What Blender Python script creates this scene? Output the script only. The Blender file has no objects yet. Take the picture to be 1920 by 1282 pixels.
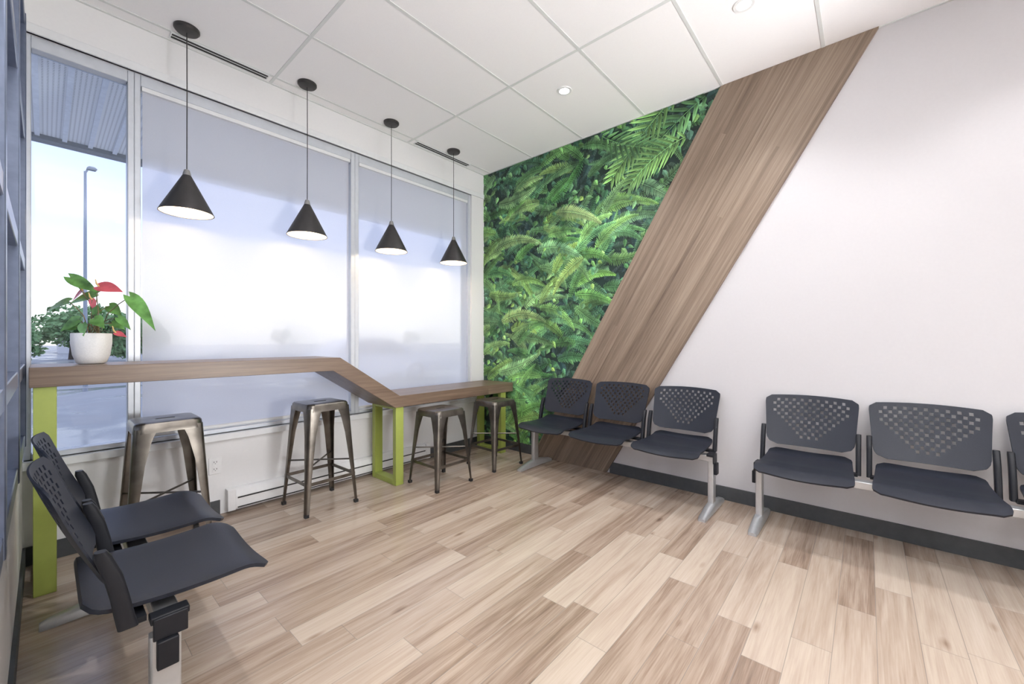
import bpy, bmesh, math, random
from mathutils import Vector, Matrix
R=math.radians; PI=math.pi
random.seed(7)
C=bpy.context.scene.collection
H=3.15
# ---------------------------------------------------------------- materials
def nt(name):
    m=bpy.data.materials.new(name); m.use_nodes=True
    n=m.node_tree; b=n.nodes['Principled BSDF']; return m,n,b
def mat(name,col,rough=.5,metal=0,var=.06,scale=30,bump=0,emit=None,es=0,spec=None):
    m,n,b=nt(name); N=n.nodes; L=n.links
    tc=N.new('ShaderNodeTexCoord'); no=N.new('ShaderNodeTexNoise'); no.inputs['Scale'].default_value=scale; no.inputs['Detail'].default_value=4
    L.new(tc.outputs['Object'],no.inputs['Vector'])
    r=N.new('ShaderNodeValToRGB'); r.color_ramp.elements[0].position=.3; r.color_ramp.elements[1].position=.7
    r.color_ramp.elements[0].color=[c*(1-var) for c in col]+[1]; r.color_ramp.elements[1].color=[min(1,c*(1+var)) for c in col]+[1]
    L.new(no.outputs['Fac'],r.inputs['Fac']); L.new(r.outputs['Color'],b.inputs['Base Color'])
    b.inputs['Roughness'].default_value=rough; b.inputs['Metallic'].default_value=metal
    if spec is not None: b.inputs['Specular IOR Level'].default_value=spec
    if bump:
        bp=N.new('ShaderNodeBump'); bp.inputs['Strength'].default_value=bump; bp.inputs['Distance'].default_value=.002
        L.new(no.outputs['Fac'],bp.inputs['Height']); L.new(bp.outputs['Normal'],b.inputs['Normal'])
    if emit: b.inputs['Emission Color'].default_value=list(emit)+[1]; b.inputs['Emission Strength'].default_value=es
    return m
class G:
    def __init__(s,n): s.n=n; s.N=n.nodes; s.L=n.links
    def put(s,i,v):
        if isinstance(v,(int,float)): i.default_value=v
        elif isinstance(v,(tuple,list)): i.default_value=v
        else: s.L.new(v,i)
    def m(s,op,a,b=0,c=0):
        x=s.N.new('ShaderNodeMath'); x.operation=op; s.put(x.inputs[0],a); s.put(x.inputs[1],b); s.put(x.inputs[2],c); return x.outputs[0]
    def dot(s,a,v):
        x=s.N.new('ShaderNodeVectorMath'); x.operation='DOT_PRODUCT'; s.L.new(a,x.inputs[0]); x.inputs[1].default_value=v; return x.outputs['Value']
    def comb(s,a,b,c):
        x=s.N.new('ShaderNodeCombineXYZ'); s.put(x.inputs[0],a); s.put(x.inputs[1],b); s.put(x.inputs[2],c); return x.outputs[0]
    def noise(s,v,sc=1,det=4,dist=0,rough=.5):
        x=s.N.new('ShaderNodeTexNoise'); s.L.new(v,x.inputs['Vector']); x.inputs['Scale'].default_value=sc; x.inputs['Detail'].default_value=det
        x.inputs['Distortion'].default_value=dist; x.inputs['Roughness'].default_value=rough; return x.outputs['Fac']
    def white(s,v):
        x=s.N.new('ShaderNodeTexWhiteNoise'); x.noise_dimensions='3D'; s.L.new(v,x.inputs['Vector']); return x.outputs['Value']
    def ramp(s,f,st):
        x=s.N.new('ShaderNodeValToRGB'); e=x.color_ramp.elements
        while len(e)<len(st): e.new(.5)
        for k,(p,c) in enumerate(st): e[k].position=p; e[k].color=list(c)+[1]
        s.L.new(f,x.inputs['Fac']); return x.outputs['Color']
    def mix(s,f,a,b,t='MIX'):
        x=s.N.new('ShaderNodeMixRGB'); x.blend_type=t; s.put(x.inputs[0],f); s.put(x.inputs[1],a); s.put(x.inputs[2],b); return x.outputs[0]
def wood(name,Lv,Cv,W,LEN,stops,var=.35,gs=14,bs=5,rough=.4,seam=.0015,seamcol=(.25,.22,.2,1),blot=.45,seammix=.6,con=1.5,ls=1.6,dist=.8,fine_=.16,knots=0):
    m,n,b=nt(name); g=G(n)
    tc=g.N.new('ShaderNodeTexCoord').outputs['Object']
    l=g.dot(tc,Lv); c=g.dot(tc,Cv)
    Nv=Vector(Lv).cross(Vector(Cv)); d=g.dot(tc,Nv)
    cw=g.m('DIVIDE',c,W); row=g.m('FLOOR',cw)
    rn=g.white(g.comb(row,3.7,1.1)); l2=g.m('ADD',g.m('DIVIDE',l,LEN),g.m('MULTIPLY',rn,7.3)); col=g.m('FLOOR',l2)
    v=g.white(g.comb(row,col,.5)); off=g.m('MULTIPLY',v,43.)
    v1=g.comb(g.m('ADD',g.m('MULTIPLY',l,ls),off),g.m('ADD',g.m('MULTIPLY',c,gs*2.2),off),g.m('MULTIPLY',d,gs))
    gr=g.noise(v1,1,6,dist,.6)
    v2=g.comb(g.m('ADD',g.m('MULTIPLY',l,ls*.6),off),g.m('ADD',g.m('MULTIPLY',c,bs),off),g.m('MULTIPLY',d,bs))
    bl=g.noise(v2,1.2,3,dist*1.3,.5)
    v3=g.comb(g.m('MULTIPLY',l,7),g.m('MULTIPLY',c,190),g.m('MULTIPLY',d,190)); fine=g.noise(v3,1,3)
    f=g.m('ADD',g.m('MULTIPLY',gr,1-blot),g.m('MULTIPLY',bl,blot))
    f=g.m('ADD',g.m('MULTIPLY',g.m('SUBTRACT',f,.5),con),.5)
    f=g.m('ADD',f,g.m('MULTIPLY',g.m('SUBTRACT',v,.5),var)); f=g.m('ADD',f,g.m('MULTIPLY',g.m('SUBTRACT',fine,.5),fine_))
    if knots:
        kv=g.comb(g.m('ADD',g.m('MULTIPLY',l,2.2),off),g.m('ADD',g.m('MULTIPLY',c,6),off),0)
        x=g.N.new('ShaderNodeTexVoronoi'); g.L.new(kv,x.inputs['Vector']); x.inputs['Scale'].default_value=1
        k=g.m('MULTIPLY',g.m('MAXIMUM',g.m('SUBTRACT',.12,x.outputs['Distance']),0),knots); f=g.m('SUBTRACT',f,k)
    colr=g.ramp(f,stops)
    if seam:
        fc=g.m('FRACT',cw); a=g.m('LESS_THAN',g.m('MULTIPLY',fc,W),seam); a2=g.m('LESS_THAN',g.m('MULTIPLY',g.m('FRACT',l2),LEN),seam)
        sm=g.m('MAXIMUM',a,a2); colr=g.mix(g.m('MULTIPLY',sm,seammix),colr,seamcol)
    g.L.new(colr,b.inputs['Base Color']); b.inputs['Roughness'].default_value=rough
    bp=g.N.new('ShaderNodeBump'); bp.inputs['Strength'].default_value=.12; bp.inputs['Distance'].default_value=.001
    g.L.new(f,bp.inputs['Height']); g.L.new(bp.outputs['Normal'],b.inputs['Normal'])
    return m
M={}
M['wall']=mat('painted_wall',(.79,.785,.785),.6,var=.01,scale=60,bump=.05)
M['wallr']=mat('painted_wall_toned_down',(.595,.58,.59),.65,var=.01,scale=60,bump=.05)  # same wall paint, darkened here to offset the strong light on it
M['ceil']=mat('ceiling_tile',(.95,.94,.945),.8,var=.012,scale=150,bump=.15)
M['grid']=mat('ceiling_grid_metal',(.72,.74,.73),.5,var=.02)
M['white']=mat('white_painted_metal',(.78,.79,.80),.35,var=.02)
M['whitep']=mat('white_plastic',(.82,.82,.82),.35,var=.02)
M['bb']=mat('dark_rubber_baseboard',(.065,.07,.075),.55,var=.1)
M['floor']=wood('wood_look_tile_planks',(1,0,0),(0,1,0),.132,.88,[(.05,(.15,.10,.072)),(.28,(.29,.208,.155)),(.48,(.425,.33,.258)),(.7,(.515,.422,.34)),(1,(.59,.505,.425))],var=.40,rough=.25,seam=.0024,seamcol=(.24,.21,.185,1),blot=.45,con=1.2,ls=1.4,dist=.9,gs=16,bs=8,fine_=.3,knots=3.5,seammix=.75)
sd=Vector((0,-.504,.864)); sc_=Vector((0,.864,.504))
M['panel']=wood('walnut_laminate_panel',tuple(sd),tuple(sc_),.05,9,[(.1,(.115,.077,.052)),(.4,(.205,.148,.106)),(.65,(.285,.215,.158)),(1,(.385,.30,.228))],var=.24,gs=26,bs=14,rough=.5,seam=0,blot=.4,con=1.7,ls=.8,dist=.3,fine_=.45)
M['table']=wood('counter_walnut_laminate',(1,0,0),(0,.7071,.7071),5,50,[(.1,(.08,.05,.032)),(.45,(.16,.107,.073)),(.7,(.225,.158,.11)),(1,(.32,.235,.17))],var=0,gs=20,bs=14,rough=.4,seam=0,con=1.7,ls=.9,dist=.4,fine_=.4)
M['green']=mat('lime_green_paint',(.34,.40,.085),.4,var=.03)
M['stool']=mat('bronze_gunmetal',(.145,.13,.112),.33,metal=.88,var=.35,scale=9)
M['rubber']=mat('black_rubber',(.02,.02,.022),.6)
M['plastic']=mat('charcoal_plastic',(.018,.021,.031),.42,var=.08,scale=200,bump=.05,spec=.28)
M['blackp']=mat('black_plastic',(.012,.013,.017),.45,var=.1,spec=.3)
M['silver']=mat('silver_painted_steel',(.55,.56,.57),.3,metal=.6,var=.04)
M['black']=mat('matte_black_metal',(.045,.042,.042),.42,metal=.2,var=.1)
M['capm']=mat('grey_lamp_cap',(.32,.31,.30),.4,metal=.4)
M['lining']=mat('white_lamp_lining',(.85,.76,.62),.6,emit=(1,.82,.58),es=.3)
M['bulb']=mat('glowing_bulb',(1,1,1),.5,emit=(1,.9,.75),es=10)
M['lens']=mat('downlight_lens',(1,1,1),.5,emit=(1,.98,.97),es=40)
M['frame']=mat('window_aluminium',(.62,.65,.70),.35,metal=.2,var=.03)
M['blue']=mat('blue_grey_frame',(.17,.20,.28),.3,metal=.5,var=.1)
M['dark']=mat('dark_slot',(.03,.03,.03),.7)
M['ceramic']=mat('speckled_ceramic',(.78,.77,.75),.5,var=.05,scale=160,bump=.12)
M['soil']=mat('potting_soil',(.03,.02,.015),.9,var=.4,bump=.5)
M['leaf']=mat('glossy_leaf',(.14,.31,.08),.26,var=.6,scale=12)
M['stem']=mat('reddish_stem',(.16,.12,.05),.45,var=.3)
M['red']=mat('red_spathe',(.66,.12,.14),.25,var=.25,scale=14)
M['spadix']=mat('yellow_spadix',(.7,.5,.2),.5)
M['trunk']=mat('bark',(.08,.06,.045),.9,var=.3)
M['tree']=mat('tree_leaves',(.19,.33,.14),.8,var=.45,scale=1.5)
M['gal']=mat('galvanised_pole',(.30,.34,.40),.4,metal=.4)
M['fascia']=mat('grey_fascia',(.26,.28,.30),.5)
M['carp']=mat('white_car_paint',(.75,.76,.78),.2,var=.01)
M['carg']=mat('car_glass',(.22,.23,.24),.1)
M['bwall']=mat('pale_cladding',(.6,.6,.6),.7)
M['bounce']=mat('pale_soffit_bounce',(.68,.68,.67),.8,var=.05,scale=8)  # surface of the added strip that lightens the soffit
# glass
def glass():
    m=bpy.data.materials.new('window_glass'); m.use_nodes=True; n=m.node_tree; n.nodes.clear(); g=G(n)
    o=g.N.new('ShaderNodeOutputMaterial'); t=g.N.new('ShaderNodeBsdfTransparent'); gl=g.N.new('ShaderNodeBsdfGlossy'); gl.inputs['Roughness'].default_value=.02
    t.inputs[0].default_value=(.94,.97,1,1); f=g.N.new('ShaderNodeFresnel'); f.inputs[0].default_value=1.3; mx=g.N.new('ShaderNodeMixShader')
    g.L.new(f.outputs[0],mx.inputs[0]); g.L.new(t.outputs[0],mx.inputs[1]); g.L.new(gl.outputs[0],mx.inputs[2]); g.L.new(mx.outputs[0],o.inputs[0]); return m
M['glass']=glass()
def blindm():
    m=bpy.data.materials.new('sheer_blind_fabric'); m.use_nodes=True; n=m.node_tree; n.nodes.clear(); g=G(n)
    o=g.N.new('ShaderNodeOutputMaterial'); t=g.N.new('ShaderNodeBsdfTransparent'); t.inputs[0].default_value=(.95,.96,1,1)
    rf=g.N.new('ShaderNodeBsdfRefraction'); rf.inputs['IOR'].default_value=1.08; rf.inputs['Roughness'].default_value=.6; rf.inputs['Color'].default_value=(.98,.97,.99,1)
    d=g.N.new('ShaderNodeBsdfDiffuse'); tr=g.N.new('ShaderNodeBsdfTranslucent'); 
    tc=g.N.new('ShaderNodeTexCoord').outputs['Object']; w=g.noise(tc,400,2); c=g.ramp(w,[(.3,(.86,.85,.855)),(.7,(.92,.91,.915))])
    g.L.new(c,d.inputs[0]); g.L.new(c,tr.inputs[0])
    a=g.N.new('ShaderNodeMixShader'); a.inputs[0].default_value=.48; g.L.new(d.outputs[0],a.inputs[1]); g.L.new(tr.outputs[0],a.inputs[2])
    e0=g.N.new('ShaderNodeMixShader'); e0.inputs[0].default_value=.3; g.L.new(rf.outputs[0],e0.inputs[1]); g.L.new(t.outputs[0],e0.inputs[2])
    e=g.N.new('ShaderNodeMixShader'); e.inputs[0].default_value=.36; g.L.new(a.outputs[0],e.inputs[1]); g.L.new(e0.outputs[0],e.inputs[2]); g.L.new(e.outputs[0],o.inputs[0]); return m
M['blind']=blindm()
def muralm():
    m,n,b=nt('mural_print'); g=G(n); a=g.N.new('ShaderNodeVertexColor'); a.layer_name='Col'
    tc=g.N.new('ShaderNodeTexCoord').outputs['Object']; w=g.noise(tc,5,5); k=g.ramp(w,[(.33,(.62,.68,.72)),(.62,(1.8,1.75,1.65))])
    g.L.new(g.mix(1,a.outputs['Color'],k,'MULTIPLY'),b.inputs['Base Color']); b.inputs['Roughness'].default_value=.55; return m
M['mural']=muralm()
def asphalt():
    m,n,b=nt('wet_asphalt'); g=G(n); tc=g.N.new('ShaderNodeTexCoord').outputs['Object']
    w=g.noise(tc,.35,5,.5); c=g.ramp(w,[(.4,(.19,.195,.205)),(.6,(.32,.325,.335))]); g.L.new(c,b.inputs['Base Color'])
    r=g.ramp(w,[(.42,(.15,.15,.15)),(.58,(.7,.7,.7))]); g.L.new(r,b.inputs['Roughness']); b.inputs['Specular IOR Level'].default_value=.25; return m
M['asphalt']=asphalt()
def soffitm():
    m,n,b=nt('perforated_soffit'); g=G(n); tc=g.N.new('ShaderNodeTexCoord').outputs['Object']
    x=g.dot(tc,(1,0,0)); y=g.dot(tc,(0,1,0))
    fx=g.m('SUBTRACT',g.m('FRACT',g.m('DIVIDE',x,.025)),.5); fy=g.m('SUBTRACT',g.m('FRACT',g.m('DIVIDE',y,.025)),.5)
    r=g.m('ADD',g.m('MULTIPLY',fx,fx),g.m('MULTIPLY',fy,fy)); h=g.m('LESS_THAN',r,.05)
    g.L.new(g.mix(h,(.94,.94,.93,1),(.42,.43,.44,1)),b.inputs['Base Color']); b.inputs['Roughness'].default_value=.5; return m
M['soffit']=soffitm()
# ---------------------------------------------------------------- mesh helpers
def link(name,bm,m,parent=None,sharp=35,recalc=True):
    if recalc: bmesh.ops.recalc_face_normals(bm,faces=bm.faces)
    me=bpy.data.meshes.new(name); bm.to_mesh(me); bm.free()
    for p in me.polygons: p.use_smooth=True
    me.set_sharp_from_angle(angle=R(sharp))
    for x in (m if isinstance(m,list) else [m]): me.materials.append(x)
    o=bpy.data.objects.new(name,me); C.objects.link(o)
    if parent: o.parent=parent
    return o
def thing(name,label,cat,loc=(0,0,0),rz=0,group=None):
    o=bpy.data.objects.new(name,None); C.objects.link(o); o.location=loc; o.rotation_euler=(0,0,rz); o.empty_display_size=.1
    return tag(o,label,cat,group)
def tag(o,label,cat,group=None,kind=None):
    o['label']=label; o['category']=cat
    if group: o['group']=group
    if kind: o['kind']=kind
    return o
def struct(o,label=None,cat=None):
    o['kind']='structure'
    if label: o['label']=label
    if cat: o['category']=cat
    return o
def box(bm,x0,x1,y0,y1,z0,z1,mi=0,rot=None):
    vs=[bm.verts.new((x,y,z)) for x in (x0,x1) for y in (y0,y1) for z in (z0,z1)]
    for f in ((0,1,3,2),(4,6,7,5),(0,4,5,1),(2,3,7,6),(0,2,6,4),(1,5,7,3)):
        bm.faces.new([vs[i] for i in f]).material_index=mi
    if rot is not None: bmesh.ops.transform(bm,matrix=rot,verts=vs)
    return vs
def B(*boxes):
    bm=bmesh.new()
    for b in boxes: box(bm,*b)
    return bm
def loft(bm,rings,cap0=True,cap1=True,closed=True):
    V=[[bm.verts.new(p) for p in r] for r in rings]; n=len(V[0])
    for a,b in zip(V,V[1:]):
        for i in range(n if closed else n-1):
            j=(i+1)%n; bm.faces.new((a[i],a[j],b[j],b[i]))
    if cap0: bm.faces.new(V[0][::-1])
    if cap1: bm.faces.new(V[-1])
def circ(cx,cy,z,r,n=32): return [(cx+r*math.cos(2*PI*i/n),cy+r*math.sin(2*PI*i/n),z) for i in range(n)]
def lathe(bm,prof,cx=0,cy=0,n=40,cap0=True,cap1=True): loft(bm,[circ(cx,cy,z,r,n) for r,z in prof],cap0,cap1)
def tube(bm,pts,r,n=8):
    pts=[Vector(p) for p in pts]; rings=[]
    for i,p in enumerate(pts):
        d=(pts[min(i+1,len(pts)-1)]-pts[max(i-1,0)]).normalized(); u=d.cross(Vector((0,0,1)))
        if u.length<.01: u=Vector((1,0,0))
        u.normalize(); w=d.cross(u); rr=r[i] if isinstance(r,list) else r
        rings.append([p+u*rr*math.cos(2*PI*k/n)+w*rr*math.sin(2*PI*k/n) for k in range(n)])
    loft(bm,rings)
def rrect(hw,hd,r,z,k=8,cx=0,cy=0):
    out=[]
    for sx,sy,a0 in ((1,1,0),(-1,1,90),(-1,-1,180),(1,-1,270)):
        for i in range(k):
            a=R(a0+90*i/(k-1)); out.append((cx+sx*(hw-r)+r*math.cos(a),cy+sy*(hd-r)+r*math.sin(a),z))
    return out
def prism_xz(bm,poly,y0,y1): loft(bm,[[(x,y0,z) for x,z in poly],[(x,y1,z) for x,z in poly]])
def bev(o,w=.004,s=2):
    m=o.modifiers.new('bevel','BEVEL'); m.width=w; m.segments=s; m.limit_method='ANGLE'; m.angle_limit=R(40); return o
def dup(root,loc,rz=None,label=None):
    r=root.copy(); C.objects.link(r); r.location=loc
    if rz is not None: r.rotation_euler=(0,0,rz)
    if label: r['label']=label
    for ch in list(root.children):
        c=ch.copy(); C.objects.link(c); c.parent=r
        for gc in list(ch.children):
            d=gc.copy(); C.objects.link(d); d.parent=c
    return r
# ---------------------------------------------------------------- room shell
WX=-3.48
struct(link('floor',B((-5.6,0.2,-7,.2,-.2,0)),M['floor']))
struct(link('ceiling',B((-5.6,0.2,-7,.2,H,H+.1)),M['ceil']))
bm=bmesh.new()
yl=-1.955
ys=[yl+.615*k for k in range(-9,4)]
xs=[-1.065-1.22*k for k in range(0,4)]
for y in ys:
    if y<-.05: box(bm,-5.6,0,y-.010,y+.010,H-.003,H+.001)
for x in xs: box(bm,x-.010,x+.010,-7,0,H-.0035,H+.001)
box(bm,-.016,0,-7,0,H-.004,H+.001); box(bm,-3.48,0,-.016,0,H-.004,H+.001)
struct(link('trim_1',bm,M['grid']))
# window wall
wz0,wz1=.56,2.87
struct(link('wall_back',B((-3.63,0.2,0,.2,-.2,wz0),(-3.63,0.2,0,.2,wz1,H+.05),(-.20,0.2,0,.2,wz0,wz1)),M['wall']))
struct(link('wall_right',B((0,.2,-7,0,-.2,H+.05)),M['wallr']))
struct(link('wall_left',B((WX-.15,WX,-2.7,0,0,.66),(WX-.15,WX,-2.7,0,2.9,H),(WX-.15,WX,-.1,0,.66,2.9),(WX-.15,WX,-2.7,-2.6,.66,2.9),(-5.6,WX-.15,-2.7,-2.55,0,H),(-5.75,-5.6,-7,-2.55,0,H)),M['wall']))
struct(link('wall_front',B((-5.75,.2,-7.15,-7,0,H)),M['wall']))
struct(bev(link('trim_2',B((WX,-.0,-.035,.03,wz0-.045,wz0)),M['white'])))      # sill
struct(bev(link('trim_3',B((WX,-.0,-.012,.02,wz1,wz1+.05)),M['white'])))
struct(link('baseboard_back',B((WX,-2.60,-.012,0,0,.1),(-.80,0,-.012,0,0,.1)),M['bb']))
struct(link('baseboard_right',B((-.012,0,-.76,-.012,0,.1),(-.012,0,-7,-1.63,0,.1)),M['bb']))
struct(link('baseboard_left',B((WX,WX+.012,-2.7,-.012,0,.1)),M['bb']))
# windows
def window(name,x0,x1,fw=.03,z0=wz0,z1=wz1,fl=None,fr=None):
    fl=fl or fw; fr=fr or fw
    bm=B((x0,x0+fl,.02,.1,z0,z1),(x1-fr,x1,.02,.1,z0,z1),(x0+fl,x1-fr,.02,.1,z0,z0+.03),(x0+fl,x1-fr,.02,.1,z1-.07,z1))
    f=struct(bev(link(name,bm,M['frame']),.003,1))
    link('pane',B((x0+fl,x1-fr,.078,.084,z0+.03,z1-.07)),M['glass'],f)
    return f
window('window_1',-3.48,-3.037,.03)
window('window_2',-3.037,-1.595,.03,fr=.037)
window('window_3',-1.595,-.20,.037,fr=.035)
# left wall window
bm=bmesh.new()
for z0,z1 in ((.66,.72),(1.03,1.09),(1.57,1.63),(2.25,2.31),(2.84,2.9)): box(bm,WX-.1,WX+.012,-2.6,-.1,z0,z1)
for y in (-.13,-.95,-1.78,-2.6): box(bm,WX-.1,WX+.016,y,y+.05,.66,2.9)
f=struct(bev(link('window_4',bm,M['blue']),.003,1))
link('pane',B((WX-.06,WX-.055,-2.58,-.1,.68,2.88)),M['glass'],f)
# blinds
def blind(x0,x1,label):
    t=thing('roller_blind',label,'blind',((x0+x1)/2,.045,wz0),0,'lowered roller blinds'); w=(x1-x0)/2
    bm=bmesh.new(); n=12
    box(bm,-w+.01,w-.01,-.0005,.0005,.045,2.22)
    for f in list(bm.faces):
        if abs(f.calc_center_median().y-(-.0005))>1e-6: bm.faces.remove(f)
    link('fabric',bm,M['blind'],t,35,False)
    bm=bmesh.new(); loft(bm,[[(x,.012*math.cos(a*PI/6)*.7,.045+.014*math.sin(a*PI/6)) for a in range(12)] for x in (-w+.01,w-.01)]); link('bottom_rail',bm,M['white'],t)
    link('cassette',B((-w+.005,w-.005,-.022,.02,2.215,2.24)),M['white'],t)
blind(-3.007,-1.632,'wide sheer white roller blind lowered over the middle window, behind the raised counter')
blind(-1.558,-.235,'sheer white roller blind lowered over the window nearest the fern mural')
# ---------------------------------------------------------------- mural
def mural():
    bm=bmesh.new(); cl=bm.loops.layers.float_color.new('Col'); st=[0]
    def face(pts,cols):
        x=-.0015-st[0]*.0000045
        vs=[bm.verts.new((x,-s,z)) for s,z in pts]; f=bm.faces.new(vs)
        for lp,c in zip(f.loops,cols): lp[cl]=(c[0],c[1],c[2],1)
    def mul(c,k): return tuple(max(0,v*k) for v in c)
    def hi(c,k): return tuple(min(1,v*k+.035*k) for v in c)
    def leaflet(p,ang,L,W,c,hl):
        d=(math.cos(ang),math.sin(ang)); n=(-d[1],d[0])
        P=lambda a,b:(p[0]+d[0]*a*L+n[0]*b*W,p[1]+d[1]*a*L+n[1]*b*W)
        mid=P(.5,0); tip=P(1,0)
        ca,cb=mul(c,1.2*hl),mul(c,.65*hl); dk=mul(c,.22)
        face([p,P(.2,.5),P(.65,.42),tip,mid],[dk,ca,ca,hi(c,1.35*hl),mul(ca,.8)])
        face([p,mid,tip,P(.65,-.42),P(.2,-.5)],[dk,mul(cb,.8),hi(c,1.2*hl),cb,cb])
    def fern(s,z,ang,L,k,ll,c,n=26,la=68,flat=False):
        a=ang; x,y=s,z; st[0]+=1
        pts=[]
        for i in range(n):
            t=i/n; pts.append((x,y,a,t)); a+=k/n; x+=math.cos(a)*L/n; y+=math.sin(a)*L/n
        lc=mul(c,1.3)
        for (x0,y0,a0,_),(x1,y1,a1,_) in zip(pts,pts[1:]):
            nx,ny=-math.sin(a0)*.0022,math.cos(a0)*.0022
            face([(x0-nx,y0-ny),(x1-nx,y1-ny),(x1+nx,y1+ny),(x0+nx,y0+ny)],[lc]*4)
        top=random.choice([1,-1])
        for x,y,a0,t in pts:
            prof=(min(1,.35+t*3.5))*(1-t)**(.35 if flat else .65)+.05
            for sd_ in (1,-1):
                hl=random.uniform(.8,1.15)*(1.15 if sd_==top else .7)
                leaflet((x,y),a0+sd_*R(la-22*t+random.uniform(-4,4)),ll*prof*random.uniform(.9,1.06),L/n*(.5 if flat else .78),c,hl)
    def broad(s,z,ang,L,W,c):
        st[0]+=1; d=(math.cos(ang),math.sin(ang)); n=(-d[1],d[0]); K=7
        P=lambda a,b:(s+d[0]*a*L+n[0]*b*W,z+d[1]*a*L+n[1]*b*W)
        w=lambda t: .5*math.sin(PI*min(1,(t*.92+.06))**.75)
        for sg,k0 in ((1,1.2),(-1,.7)):
            for i in range(K):
                t0,t1=i/K,(i+1)/K; e0=min(1,t0+.1); e1=min(1,t1+.1)
                w0=w(e0) if i else 0.0
                w1=w(e1) if i<K-1 else 0.0
                kk=k0*(1.1 if i%2 else .85)
                q=[P(t0,0),P(t1,0),P(e1 if i<K-1 else 1.001,sg*w1+sg*.001),P(e0 if i else 0.0-.001,sg*w0+sg*.001)]
                cc=[mul(c,1.1*k0),mul(c,1.1*k0),hi(c,1.1*kk),mul(c,1.0*kk)]
                if sg<0: q=q[::-1]; cc=cc[::-1]
                face(q,cc)
    lim=lambda z:.742+.578*z
    def rp():
        while True:
            z=random.uniform(0,3.2); s=random.uniform(-.05,2.65)
            if s<lim(z)+.06: return s,z
    dark=(.014,.044,.033); midc=(.045,.135,.06); mg=(.095,.24,.09); bright=(.185,.38,.12); yel=(.26,.45,.16)
    def vc(c,a=.25): 
        k=random.uniform(1-a,1+a); return (c[0]*k*random.uniform(.8,1.25),c[1]*k,c[2]*k*random.uniform(.7,1.4))
    for _ in range(1000):
        s,z=rp(); broad(s,z,random.uniform(-PI,PI),random.uniform(.09,.17),random.uniform(.05,.09),vc(dark,.5))
    for _ in range(80):
        s,z=rp(); fern(s,z,random.uniform(-PI,PI),random.uniform(.35,.6),random.uniform(-1,1),random.uniform(.06,.09),vc(midc),24)
    for _ in range(520):
        s,z=rp(); broad(s,z,random.uniform(-2.6,.2),random.uniform(.055,.10),random.uniform(.038,.06),vc(random.choice([midc,mg,midc,(.06,.18,.10)]),.35))
    for _ in range(90):
        s,z=rp(); fern(s,z,random.choice([R(20),R(-10),R(165)])+random.uniform(-.6,.6),random.uniform(.34,.52),random.uniform(-1.3,1.0),random.uniform(.06,.09),vc(mg),26)
    cl_=[(.12,2.55),(.55,2.85),(.35,1.95),(.95,2.35),(1.25,2.85),(.15,1.3),(.7,1.55),(1.15,1.75),(.2,.7),(.62,.95),(.95,.75),(.35,.25),(1.5,2.4),(1.0,1.25),(1.6,2.15),(.0,1.9),(.5,.55),(.75,2.6),(.05,2.95),(.8,.35),(.3,2.3),(.9,2.0),(.45,1.2),(1.25,2.1),(.1,.4)]
    for cx,cz in cl_:
        base=random.choice([R(15),R(160),R(35)])
        for k in range(9):
            broad(cx+random.uniform(-.32,.32),cz+random.uniform(-.32,.32),random.uniform(-2.8,-.2),random.uniform(.05,.085),random.uniform(.035,.055),vc(random.choice([mg,midc,bright]),.3))
        for k in range(4):
            fern(cx+random.uniform(-.14,.14),cz+random.uniform(-.14,.14),base+(k-1.5)*.38+random.uniform(-.12,.12),random.uniform(.36,.56),-1*random.uniform(.5,1.3) if base<1 else random.uniform(.5,1.3),random.uniform(.065,.095),vc(random.choice([mg,bright,bright]),.2),29)
    for s,z,a,L,k,ll in ((.2,2.25,R(25),.7,-1.0,.10),(.8,2.15,R(10),.6,-.9,.10),(1.05,2.5,R(-5),.55,-.6,.10),(.3,1.42,R(30),.65,-1.1,.10),(.25,.85,R(10),.65,.4,.10),(.1,1.75,R(-20),.5,.6,.09),(1.35,2.0,R(200),.5,.8,.09),(.0,1.05,R(40),.45,-.8,.09),(.25,2.75,R(-10),.55,.6,.10),(.5,.35,R(50),.5,-.9,.09)):
        fern(s,z,a,L,k,ll,vc(yel if random.random()<.4 else bright,.12),30)
    for _ in range(80):
        s,z=rp(); broad(s,z,random.uniform(-2.6,-.2),random.uniform(.045,.07),random.uniform(.03,.045),vc(random.choice([bright,mg]),.3))
    for s,z,a,L,k,ll,c in ((2.45,3.12,R(205),.85,.5,.24,mg),(2.2,3.2,R(215),.8,.3,.27,bright),(1.55,3.1,R(-40),.7,.5,.22,mg),(2.3,2.85,R(190),.6,.7,.24,bright)):
        fern(s,z,a,L,k,ll,c,13,50,True)
    for f in list(bm.faces):
        if f.calc_area()<1e-9: bm.faces.remove(f)
    def cut(co,no): bmesh.ops.bisect_plane(bm,geom=bm.verts[:]+bm.edges[:]+bm.faces[:],plane_co=co,plane_no=no,clear_outer=True)
    cut((0,-.002,0),(0,1,0)); cut((0,0,H-.006),(0,0,1)); cut((0,0,.1),(0,0,-1)); cut((0,-.762,0),(0,-1,-.578))
    vs=[bm.verts.new((-.0012,-s,z)) for s,z in ((.001,0.0),(.76,0),(.76+.578*H,H-.002),(.001,H-.002))]
    f=bm.faces.new(vs)
    for lp in f.loops: lp[cl]=(.009,.024,.02,1)
    for f in bm.faces:
        f.normal_update()
        if f.normal.x>0: f.normal_flip()
    o=link('wall_mural',bm,M['mural'],recalc=False)
    tag(o,'photo mural of green ferns and jungle leaves filling the wall corner','mural')
mural()
bm=bmesh.new(); poly=[(-.742,0),(-1.60,0),(-1.60-.59*H,H-.001),(-.742-.578*H,H-.001)]
loft(bm,[[(x,y,z) for y,z in poly] for x in (-.018,-.0)])
tag(link('wall_panel',bm,M['panel']),'diagonal brown wood grain panel band beside the fern mural','wall panel')
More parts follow.
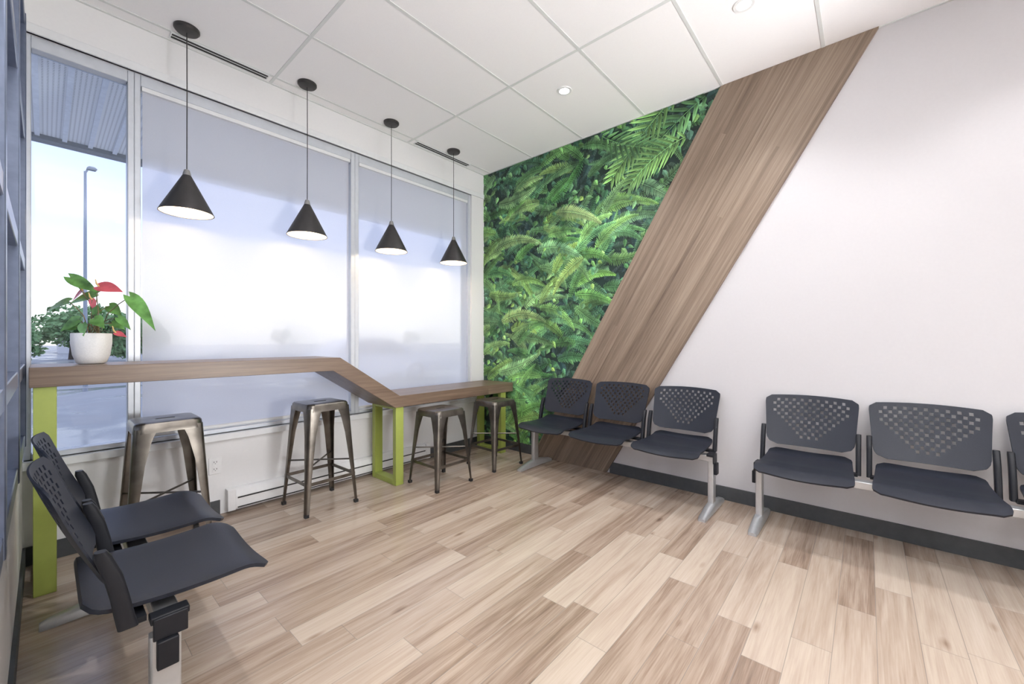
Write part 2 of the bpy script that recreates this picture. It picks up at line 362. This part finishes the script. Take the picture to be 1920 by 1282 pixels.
# ---------------------------------------------------------------- counter
t=thing('counter_table','stepped wooden wall counter on lime green metal frames under the windows','table',(-1.7,-.25,0))
ZT=1.083; ZL=.748; TH=.095
poly=[(-3.45,ZT),(-1.967,ZT),(-1.458,ZL),(-.022,ZL),(-.022,ZL-TH),(-1.50,ZL-TH),(-2.02,ZT-TH),(-3.45,ZT-TH)]
bm=bmesh.new(); prism_xz(bm,[(x+1.7,z) for x,z in poly],-.47+.25,-.04+.25)
bev(link('tabletop',bm,M['table'],t),.002,1)
def legframe(x,z1,w=.075):
    y0,y1=-.455+.25,-.085+.25; k=.045; x+=1.7
    bm=B((x-w/2,x+w/2,y0,y0+k,0,z1),(x-w/2,x+w/2,y1-k,y1,0,z1),(x-w/2,x+w/2,y0+k,y1-k,0,k),(x-w/2,x+w/2,y0+k,y1-k,z1-.02,z1))
    bev(link('leg_frame',bm,M['green'],t),.002,1)
legframe(-3.40,ZT-TH); legframe(-1.45,ZL-TH); legframe(-.16,ZL-TH)
# ---------------------------------------------------------------- stools
def stool(h,label,loc):
    t=thing('bar_stool',label,'stool',loc,0,'bronze metal stools at the counter')
    bm=bmesh.new(); s=.15
    loft(bm,[rrect(.045,.011,.0105,h-.014),rrect(.045,.011,.0105,h-.001),rrect(.05,.016,.0155,h),rrect(s-.03,s-.03,.03,h),rrect(s-.008,s-.008,.04,h-.003),rrect(s,s,.045,h-.012),rrect(s+.005,s+.005,.045,h-.055),rrect(s+.001,s+.001,.043,h-.055),rrect(s-.004,s-.004,.04,h-.016)],True,True)
    link('seat',bm,M['stool'],t,40)
    b0=.195; top=.150
    lv=lambda z: top+(b0-top)*(1-z/(h-.03))
    for sx in (-1,1):
        for sy in (-1,1):
            bm=bmesh.new(); rings=[]
            for z,w in ((0.012,.026),(h*.35,.036),(h*.7,.054),(h-.1,.075),(h-.03,.098)):
                c=lv(z); r=.016; q=.004
                pr=[(-w,0),(-r,0),(-.3*r,-.3*r),(0,-r),(0,-w),(-q,-w),(-q,-r),(-.3*r-q*.8,-.3*r-q*.8),(-r,-q),(-w,-q)]
                rings.append([(sx*(c+a),sy*(c+b),z) for a,b in pr])
            loft(bm,rings); lg=link('leg',bm,M['stool'],t,50)
            c=b0-.013; link('foot_cap',B((sx*c-.013,sx*c+.013,sy*c-.013,sy*c+.013,0,.022)),M['rubber'],lg)
    zf=.215 if h>.7 else .19; c=lv(zf)-.006
    bm=bmesh.new()
    for a in (-1,1):
        box(bm,-c,c,a*c-.003,a*c+.003,zf-.011,zf+.011); box(bm,a*c-.003,a*c+.003,-c,c,zf-.011,zf+.011)
    link('footrest',bm,M['stool'],t)
    bm=bmesh.new(); z2=zf+.11; c2=lv(z2)-.008
    tube(bm,[(-c2,-c2,z2),(c2,c2,z2)],.006,6); tube(bm,[(-c2,c2,z2-.0),(c2,-c2,z2)],.006,6); link('cross_brace',bm,M['stool'],t)
    return t
s1=stool(.76,'tall bronze metal bar stool nearest the potted plant',(-2.94,-.32,0))
dup(s1,(-2.055,-.335,0),R(2),'tall bronze metal bar stool standing just before the counter slants down')
s3=stool(.635,'low bronze metal stool just right of the middle green frame',(-1.175,-.65,0))
dup(s3,(-.50,-.65,0),R(-3),'low bronze metal stool nearest the fern mural')
# ---------------------------------------------------------------- benches
def back_mesh():
    bm=bmesh.new(); nu,nv=45,27; V={}
    Hh=.31
    def pos(n,a=1.5,b=.5):
        o=[0]
        for i in range(n): o.append(o[-1]+(a if i%2==0 else b))
        return [q/o[-1] for q in o]
    U=pos(nu); VV=pos(nv)
    for j in range(nv+1):
        v=VV[j]; z=v*Hh; base=.228+.024*v
        rt,rb=.035,.06
        w=base
        if Hh-z<rt: d=rt-(Hh-z); w-=rt-math.sqrt(max(0,rt*rt-d*d))
        if z<rb: d=rb-z; w-=rb-math.sqrt(max(0,rb*rb-d*d))
        for i in range(nu+1):
            u=2*U[i]-1; x=u*w
            y=-.150+.128*v-.035*(x/.25)**2+.006*math.sin(v*PI)
            V[i,j]=bm.verts.new((x,y,.518+z+.012*(1-(x/.25)**2)*v))
    for j in range(nv):
        for i in range(nu):
            hole=False
            if j%2==0 and 4<=j<=24:
                k=i-22
                lim=[5,7,9,11,13,15,17,18.5,18.5,18.5,18.5][(j-4)//2]
                if abs(k)<lim and i%4==(2 if j%4==0 else 0): hole=True
            if not hole: bm.faces.new((V[i,j],V[i+1,j],V[i+1,j+1],V[i,j+1]))
    bmesh.ops.recalc_face_normals(bm,faces=bm.faces)
    bmesh.ops.solidify(bm,geom=bm.faces[:],thickness=.005)
    return bm
def seat_mesh():
    bm=bmesh.new(); nu,nv=24,28; V={}
    for j in range(nv+1):
        v=j/nv; y=-.120-.455*v; w=.218+.022*v; r=.035
        d0=v*.455; d1=.455-d0
        for d in (d0,d1):
            if d<r: q=r-d; w-=(r-math.sqrt(max(0,r*r-q*q)))
        z=.462-.012*math.sin(PI*min(1,v*1.15))-.006*v
        if v>.8: z-=.8*(v-.8)**2
        if v<.15: z+=.8*(.15-v)**2
        for i in range(nu+1):
            u=2*i/nu-1; V[i,j]=bm.verts.new((u*w,y,z+.008*(u*u)*(1-v*.6)-.005*(abs(u)**8)-.014*(1-u*u)*max(0,v-.6)/.4))
    for j in range(nv):
        for i in range(nu): bm.faces.new((V[i,j],V[i+1,j],V[i+1,j+1],V[i,j+1]))
    bmesh.ops.recalc_face_normals(bm,faces=bm.faces)
    bmesh.ops.solidify(bm,geom=bm.faces[:],thickness=.012)
    return bm
P=.545; proto={}
def shared(key,build,name,m,parent,loc=(0,0,0),sharp=40):
    if key not in proto:
        o=link(name,build(),m,parent,sharp); proto[key]=o.data
    else:
        o=bpy.data.objects.new(name,proto[key]); C.objects.link(o); o.parent=parent
    o.location=loc; return o
def bench(n,label,loc,rz):
    t=thing('beam_bench',label,'bench',loc,rz,'beam benches along the walls')
    half=(n-1)/2*P+.25
    bev(link('beam',B((-half-.02,half+.02,-.325,-.265,.355,.398)),M['silver'],t),.004)
    for s in (-1,1):
        x=s*half
        bm=bmesh.new(); loft(bm,[rrect(.019,.036,.008,z,4,x,-.285) for z in (.045,.356)]); lg=link('leg',bm,M['silver'],t)
        bm=bmesh.new(); rings=[]
        for y,z1,w in ((-.035,.022,.022),(-.06,.032,.026),(-.22,.062,.03),(-.30,.066,.031),(-.36,.058,.03),(-.5,.028,.026),(-.525,.018,.022)):
            z0=.006 if -.48<y<-.08 else 0
            rings.append([(x-w,y,z0),(x+w,y,z0),(x+w,y,z1*.7),(x+w*.6,y,z1),(x-w*.6,y,z1),(x-w,y,z1*.7)])
        loft(bm,rings); link('foot',bm,M['silver'],lg,50)
        bm=B((x+s*.019,x+s*.027,-.335,-.255,.345,.408),(x+s*.019,x+s*.040,-.312,-.262,.265,.345),(x-.022,x+.022,-.34,-.25,.392,.412))
        bev(link('end_cap',bm,M['blackp'],t),.003)
    for k in range(n):
        cx=(k-(n-1)/2)*P
        shared('seat',seat_mesh,'seat',M['plastic'],t,(cx,0,0))
        shared('back',back_mesh,'backrest',M['plastic'],t,(cx,0,0))
        link('mounting_plate',B((cx-.11,cx+.11,-.40,-.19,.398,.434)),M['blackp'],t)
        for s in (-1,1):
            bm=bmesh.new(); rings=[]
            for y,z,hy in ((-.205,.405,.022),(-.198,.44,.021),(-.188,.50,.02),(-.175,.56,.02),(-.155,.62,.018),(-.15,.638,.012)):
                rings.append(rrect(.013,hy,.009,z,4,cx+s*.248,y))
            loft(bm,rings)
            box(bm,min(cx+s*.10,cx+s*.245),max(cx+s*.10,cx+s*.245),-.245,-.2,.402,.418)
            link('back_bracket',bm,M['blackp'],t,50)
    return t
bench(3,'three-seat black perforated beam bench in front of the mural and wood band',(0,-1.775,0),R(-90))
bench(3,'black perforated beam bench against plain white wall, cut off at right edge',(0,-3.66,0),R(-90))
bench(2,'two-seat black beam bench beside the blue framed window, nearest the camera',(WX+.028,-1.315,0),R(90))
# ---------------------------------------------------------------- pendants
def pendant(x,y,label):
    t=thing('pendant_lamp',label,'pendant lamp',(x,y,H),0,'black cone pendant lamps above the counter')
    zb=2.0-H; zt=zb+.235
    bm=bmesh.new(); lathe(bm,[(.02,-.028),(.058,-.022),(.066,-.012),(.066,0)]); link('canopy',bm,M['black'],t)
    bm=bmesh.new(); tube(bm,[(0,0,-.02),(.001,0,-.4),(0,0,zt+.02)],.003,6); link('cord',bm,M['black'],t)
    bm=bmesh.new(); lathe(bm,[(.022,zt-.012),(.021,zt+.01),(.014,zt+.034),(.006,zt+.038)],n=24); link('cap',bm,M['capm'],t)
    bm=bmesh.new(); lathe(bm,[(.0225,zt),(.139,zb+.004),(.140,zb),(.136,zb)],cap0=False,cap1=False); link('shade',bm,M['black'],t)
    bm=bmesh.new(); lathe(bm,[(.019,zt-.012),(.1355,zb+.002)],cap0=True,cap1=False); link('shade_lining',bm,M['lining'],t)
    bm=bmesh.new(); lathe(bm,[(.012,zb+.17),(.014,zb+.13),(.028,zb+.09),(.03,zb+.07),(.022,zb+.048),(.006,zb+.04)],n=20); link('bulb',bm,M['bulb'],t)
    return t
xs_=[-2.82,-2.097,-1.374,-.65]
p0=pendant(xs_[0],-.21,'black cone pendant lamp closest to the potted plant, hanging lowest in view')
for x,l in zip(xs_[1:],('black cone pendant lamp second from the plant, left of the window mullion','black cone pendant lamp just right of the mullion between the two blinds','black cone pendant lamp nearest the fern mural')):
    dup(p0,(x,-.21,H),None,l)
def lamp(kind,name,loc,e,col,size=.05,rot=(0,0,0),spread=None,spot=None):
    d=bpy.data.lights.new(name,kind); d.energy=e; d.color=col
    if kind=='AREA': d.shape='DISK'; d.size=size; 
    else: d.shadow_soft_size=size
    if spread: d.spread=R(spread)
    if spot: d.spot_size=R(spot); d.spot_blend=.6
    o=bpy.data.objects.new(name,d); C.objects.link(o); o.location=loc; o.rotation_euler=rot; return o
for x in xs_: lamp('POINT','pendant_light',(x,-.21,2.035),3,(1,.80,.56),.025)
# ---------------------------------------------------------------- downlights
spots=[(-.75,-1.63),(-.75,-2.866),(-.75,-4.1),(-.75,-5.4),(-2.6,-1.9),(-2.6,-3.1),(-2.6,-4.4),(-2.6,-5.7)]
lab=['small round recessed downlight above the three-seat bench and wood band','round recessed downlight above the plain wall bench, at the top edge of view']
d0=None
for i,(x,y) in enumerate(spots):
    lb=lab[i] if i<2 else 'round recessed ceiling downlight outside the view'
    if d0 is None:
        d0=thing('downlight',lb,'ceiling light',(x,y,H),0,'recessed downlights in the ceiling')
        bm=bmesh.new(); lathe(bm,[(.036,-.001),(.038,-.006),(.055,-.006),(.058,0)],n=32,cap0=False,cap1=False); link('trim_ring',bm,M['whitep'],d0)
        bm=bmesh.new(); lathe(bm,[(.001,-.003),(.036,-.003)],n=24,cap0=False,cap1=False); link('lens',bm,M['lens'],d0)
    else: dup(d0,(x,y,H),None,lb)
    lamp('SPOT','downlight_light',(x,y,H-.02),[42,38,30,14,52,34,24,24][i],(.98,.98,1),.035,spot=[120,115,115,115,140,140,140,140][i])
for x,y,e in ((-3.1,-4.9,85),(-4.7,-4.6,75)):  # added fill lamps behind the camera, aimed up to brighten the ceiling
    lamp('AREA','added_ceiling_fill',(x,y,2.0),e,(.97,.98,1),1.4,(PI,0,0),150)
q=(Vector((-2.0,-1.1,3.15))-Vector((-1.5,-5.5,.9))).to_track_quat('-Z','Y').to_euler()
lamp('SPOT','added_corner_fill',(-1.5,-5.5,.9),440,(.97,.98,1),.4,q,None,80)  # added fill spot out of view, lifts the far ceiling and walls
# ---------------------------------------------------------------- vents
def vent(x0,x1,label):
    t=thing('ceiling_vent',label,'vent',((x0+x1)/2,-.075,H),0,'slot vents in the ceiling by the windows'); w=(x1-x0)/2
    link('frame',B((-w,w,-.035,-.028,-.008,0),(-w,w,.028,.035,-.008,0),(-w,-w+.006,-.028,.028,-.008,0),(w-.006,w,-.028,.028,-.008,0),(-w+.006,w-.006,-.003,.003,-.007,0)),M['white'],t)
    link('slot',B((-w+.006,w-.006,-.028,.028,-.0055,-.0045)),M['dark'],t)
vent(-2.88,-2.32,'long black slot vent in the ceiling between first and second pendant lamps')
vent(-1.02,-.32,'long slot vent in the ceiling between third and fourth pendant lamps')
# ---------------------------------------------------------------- outlets, heater
def outlet(x,z,label):
    t=thing('wall_outlet',label,'outlet',(x,0,z),0,'white outlets below the windows')
    bev(link('plate',B((-.037,.037,-.006,0,-.058,.058)),M['whitep'],t),.003)
    for s in (-1,1):
        k=link('socket',B((-.017,.017,-.009,-.006,s*.024-.017,s*.024+.017)),M['whitep'],t)
        link('slots',B((-.009,-.006,-.0095,-.009,s*.024-.002,s*.024+.008),(.006,.009,-.0095,-.009,s*.024-.002,s*.024+.008),(-.002,.002,-.0095,-.009,s*.024-.010,s*.024-.006)),M['dark'],k)
outlet(-2.627,.343,'white wall outlet just right of the tall stool by the plant')
outlet(-1.19,.345,'white wall outlet between the middle green frame and low stool')
t=thing('baseboard_heater','long white electric baseboard heater along the floor under the windows','heater',(-1.7,0,0))
x0,x1=-.868,.87
bm=bmesh.new(); pr=[(0,.025),(-.055,.025),(-.06,.035),(-.06,.115),(-.045,.15),(-.03,.165),(0,.165)]
loft(bm,[[(x,y,z) for y,z in pr] for x in (x0+.05,x1-.05)]); link('casing',bm,M['whitep'],t,20)
link('grille',B((x0+.06,x1-.06,-.0615,-.058,.098,.108),(x0+.06,x1-.06,-.0615,-.058,.032,.040)),M['dark'],t)
for a,b in ((x0,x0+.05),(x1-.05,x1)): bev(link('end_cap',B((a,b,-.064,0,.02,.169)),M['whitep'],t),.004)
# ---------------------------------------------------------------- plant
t=thing('potted_anthurium','flowering anthurium with red blooms in white ceramic pot on the counter','potted plant',(-3.234,-.236,ZT))
bm=bmesh.new(); lathe(bm,[(.046,0),(.058,.006),(.073,.05),(.080,.11),(.080,.163),(.077,.166),(.073,.163),(.072,.14)],n=48); link('pot',bm,M['ceramic'],t,50)
bm=bmesh.new(); lathe(bm,[(.001,.15),(.04,.152),(.071,.142)],n=24,cap0=False,cap1=False); link('soil',bm,M['soil'],t)
rv=Vector((.657,-.754,0)); fv=Vector((.754,.657,0)); uv=Vector((0,0,1))
def W3(dx,py,dep=0): return rv*(dx/346)+uv*(1.21-ZT+(638-py)/346)+fv*dep
def leafm(bm,base,d,nrm,L,W,droop=.3,fold=.12):
    d=d.normalized(); s=d.cross(nrm).normalized(); n=s.cross(d).normalized(); K=9; rows=[]
    for i in range(K+1):
        t_=i/K; e=-.16+1.16*t_; w=W*.5*math.sin(PI*min(1,max(0,.06+.94*t_))**.72) if i<K else .0005
        c=base+d*(L*t_)-uv*(droop*L*t_*t_)
        ce=base+d*(L*e)-uv*(droop*L*max(0,e)**2)
        rows.append([ce+s*w+n*fold*w,(c+ce)/2+s*w*.5+n*fold*w*.7,c,(c+ce)/2-s*w*.5+n*fold*w*.7,ce-s*w+n*fold*w])
    V=[[bm.verts.new(p) for p in r] for r in rows]
    for a,b in zip(V,V[1:]):
        for k in range(4): bm.faces.new((a[k],a[k+1],b[k+1],b[k]))
lf=bmesh.new(); sm=bmesh.new()
def stemto(bm,p,r=.0022):
    q=Vector((random.uniform(-.03,.03),random.uniform(-.03,.03),.145)); m=q.lerp(p,.5)+uv*.02
    m.x-= (p.x-q.x)*.2; m.y-=(p.y-q.y)*.2; tube(bm,[q,q.lerp(m,.5)+uv*.004,m,m.lerp(p,.5)+uv*.006,p],r,6)
LV=[(-40,520,0,(70,38),.17,.065,.0),(-2,550,.03,(-50,12),.14,.075,.2),(-32,566,-.03,(-50,8),.13,.06,.3),(72,556,0,(46,38),.20,.07,.3),(16,572,.05,(25,12),.09,.06,.2),
    (-10,600,-.04,(-25,14),.085,.065,.3),(22,598,-.05,(28,10),.085,.06,.3),(5,608,-.06,(8,20),.06,.05,.2),(-22,614,-.02,(-26,-6),.065,.045,.4),(38,606,.0,(34,2),.08,.045,.4),(-5,585,.05,(-10,-26),.07,.05,.1),(12,590,-.02,(12,-22),.06,.04,.1),(60,596,-.03,(34,16),.11,.04,.2)]
for dx,py,dep,(ux,uy),L,W,dr in LV:
    p=W3(dx,py,dep); d=rv*ux-uv*uy; d=d/d.length+fv*random.uniform(-.3,.1)
    n=(uv*.6-fv*.9+rv*random.uniform(-.3,.3)); leafm(lf,p,d,n,L,W,dr); stemto(sm,p)
link('foliage',lf,M['leaf'],t,80,False)
for dx,py,dep,(ux,uy),L,W in ((24,538,-.03,(44,4),.13,.07),(62,624,-.05,(24,6),.06,.03),(8,562,-.02,(4,16),.055,.035),(-28,543,.03,(-30,26),.075,.04)):
    p=W3(dx,py,dep); bm=bmesh.new(); leafm(bm,p,rv*ux-uv*uy,uv*.6-fv*.8,L,W,.15); fl=link('flower',bm,M['red'],t,80,False)
    bm=bmesh.new(); tube(bm,[p,p-fv*.012+uv*.012,p-fv*.018+uv*.035],[.004,.0038,.002],8); link('spadix',bm,M['spadix'],fl); stemto(sm,p,.0018)
link('stems',sm,M['stem'],t)
# ---------------------------------------------------------------- outside
ZG=-.15
struct(link('ground',B((-120,120,.2,160,ZG-.1,ZG),(-120,-5.8,-60,.2,ZG-.1,ZG),(-5.8,-3.63,-2.5,.2,ZG-.1,ZG)),M['asphalt']),'wet asphalt parking lot outside the windows','parking lot')
struct(link('bounce_strip',B((-12,6,.2,3.2,ZG,ZG+.06)),M['bounce']),'unseen added pale sidewalk outside below the windows','reflector')  # unseen strip below the sill, added to bounce daylight onto the soffit
bm=B((-9,3,.2,2.0,3.0,3.04))
s_=link('exterior_soffit',bm,M['soffit']); tag(s_,'ribbed perforated metal soffit outside above the windows','soffit')
bm=bmesh.new(); x=-8.9
while x<3: box(bm,x,x+.03,.2,2.0,2.98,3.0); x+=.16
rb=link('rib',bm,mat('soffit_rib',(.85,.88,.92),.5),s_)
link('fascia',B((-9,3,2.0,2.12,2.96,3.25)),M['fascia'],s_)
def tree_mesh(h,w,n,seed):
    random.seed(seed); bm=bmesh.new()
    cl=[(random.uniform(-.6,.6)*w,random.uniform(-.6,.6)*w,h*random.uniform(.25,.85),random.uniform(.3,.5)*w) for _ in range(14)]
    for _ in range(n):
        cx,cy,cz,r=random.choice(cl); v=Vector([random.gauss(0,1) for _ in range(3)]).normalized()*r*random.uniform(.7,1.05)
        p=Vector((cx,cy,cz))+v; p.z=max(.15,p.z); s=random.uniform(.09,.2)
        a=Vector([random.gauss(0,1) for _ in range(3)]).normalized()*s; b=a.orthogonal().normalized()*s*.7
        bm.faces.new([bm.verts.new(q) for q in (p-a,p-b,p+a,p+b)])
    return bm
def tree(x,y,h,w,label,group,seed):
    t=thing('tree',label,'tree',(x,y,ZG),0,group)
    link('crown',tree_mesh(h,w,3200,seed),M['tree'],t,180,False)
    bm=bmesh.new(); tube(bm,[(0,0,0),(.05,0,h*.3),(0,.05,h*.7)],[.14,.11,.05],8); link('trunk',bm,M['trunk'],t); return t
ta=tree(-5.2,33,3.0,1.9,'leafy green bush beyond the parking lot, leftmost outside the clear window','trees beyond the parking lot',1)
tb=tree(-2.2,39,4.2,2.2,'tallest green tree beyond the parking lot outside the clear window','trees beyond the parking lot',2)
dup(ta,(.2,33,ZG),R(70),'leafy bush beyond the parking lot near the light pole')
for i in range(3):
    dup(ta if i%2 else tb,(30+i*16,92-i*2+random.uniform(-2,2),ZG),i*1.1,'hazy tree beyond the parking lot seen through the lowered blinds')
random.seed(3)
t=thing('street_lamp','tall parking lot light pole outside the clear left window','street lamp',(-2.62,14.0,ZG))
bm=bmesh.new(); tube(bm,[(0,0,0),(0,0,3),(0,0,6.35)],[.055,.042,.03],12); link('pole',bm,M['gal'],t)
bm=bmesh.new(); tube(bm,[(0,0,6.3),(.05,0,6.42),(.15,0,6.45)],.025,8); link('arm',bm,M['gal'],t)
bm=bmesh.new(); loft(bm,[rrect(.10,.07,.03,6.42,4,.12,0),rrect(.11,.08,.03,6.47,4,.14,0),rrect(.07,.05,.03,6.52,4,.14,0)]); link('lamp_head',bm,M['gal'],t)
# car
t=thing('car','white parked car faintly visible through the blinds','car',(3.6,9.2,ZG),R(-8))
bm=bmesh.new(); pr=[(-2.2,.3),(-2.25,.6),(-2.1,.85),(-1.5,.93),(-.85,1.38),(-.2,1.45),(.6,1.4),(1.3,.98),(2.0,.85),(2.2,.6),(2.2,.3)]
rings=[]
for y,k in ((-.88,.9),(-.8,1),(.8,1),(.88,.9)): rings.append([(x*(.99 if abs(y)>.85 else 1),y*(1 if z<1 else .86),.3+(z-.3)*(k if z<1 else 1)) for x,z in pr])
loft(bm,rings); link('body',bm,M['carp'],t,30)
for s in (-1,1):
    for q in ([(-1.3,.95),(-.8,1.32),(-.25,1.38),(-.25,.95)],[(-.15,.95),(-.15,1.39),(.55,1.34),(1.1,.96)]):
        bm=bmesh.new(); y=s*.80; loft(bm,[[(x,y+(s*.07 if z<1.1 else 0),z) for x,z in q],[(x,y*.9,z) for x,z in q]])
        link('side_window',bm,M['carg'],t)
for sx in (-1.4,1.4):
    for sy in (-.82,.82):
        bm=bmesh.new(); loft(bm,[[(sx+.31*math.cos(a*PI/12),sy+q,.31+.31*math.sin(a*PI/12)) for a in range(24)] for q in (-.1,.1)]); w_=link('wheel',bm,M['rubber'],t)
        bm=bmesh.new(); loft(bm,[[(sx+.18*math.cos(a*PI/12),sy+q,.31+.18*math.sin(a*PI/12)) for a in range(24)] for q in (-.105,.105)]); link('hub',bm,M['silver'],w_)
t=thing('far_building','pale low building far beyond the parking lot behind the lamp pole','building',(1.5,60,ZG))
link('wall',B((-4,4,0,8,0,2.6)),M['bwall'],t); link('roof',B((-4.3,4.3,-.3,8.3,2.6,2.9)),M['fascia'],t)
for k in range(2): link('window',B((-3+k*3,-1.2+k*3,-.05,0,1,2.2)),M['carg'],t)
# ---------------------------------------------------------------- world
w=bpy.data.worlds.new('sky'); bpy.context.scene.world=w; w.use_nodes=True; g=G(w.node_tree); bg=g.N['Background']
tc=g.N.new('ShaderNodeTexCoord').outputs['Generated']; z=g.dot(tc,(0,0,1))
c=g.ramp(z,[(0,(1,.95,.87)),(.08,(.95,.94,.93)),(.2,(.60,.68,.97)),(.42,(.40,.50,.92)),(1,(.78,.80,.88))])
cn=g.noise(g.comb(g.dot(tc,(1,0,0)),g.dot(tc,(0,1,0)),g.m('MULTIPLY',z,3)),2.2,5,.5); cf=g.ramp(cn,[(.42,(0,0,0)),(.65,(1,1,1))])
c2=g.mix(g.m('MULTIPLY',cf,.25),c,(.9,.93,.98,1)); g.L.new(c2,bg.inputs[0]); bg.inputs[1].default_value=1.5
# ---------------------------------------------------------------- camera
cd=bpy.data.cameras.new('camera'); cam=bpy.data.objects.new('camera',cd); C.objects.link(cam)
cam.location=(-3.40,-3.40,1.21); cam.rotation_euler=(R(90),0,R(41.07-90)); cd.sensor_width=36; cd.lens=36*763/1920; cd.shift_y=-3/1920; cd.clip_start=.02; cd.clip_end=400
bpy.context.scene.camera=cam
vs=bpy.context.scene.view_settings; vs.view_transform='Standard'; vs.look='None'; vs.exposure=.16
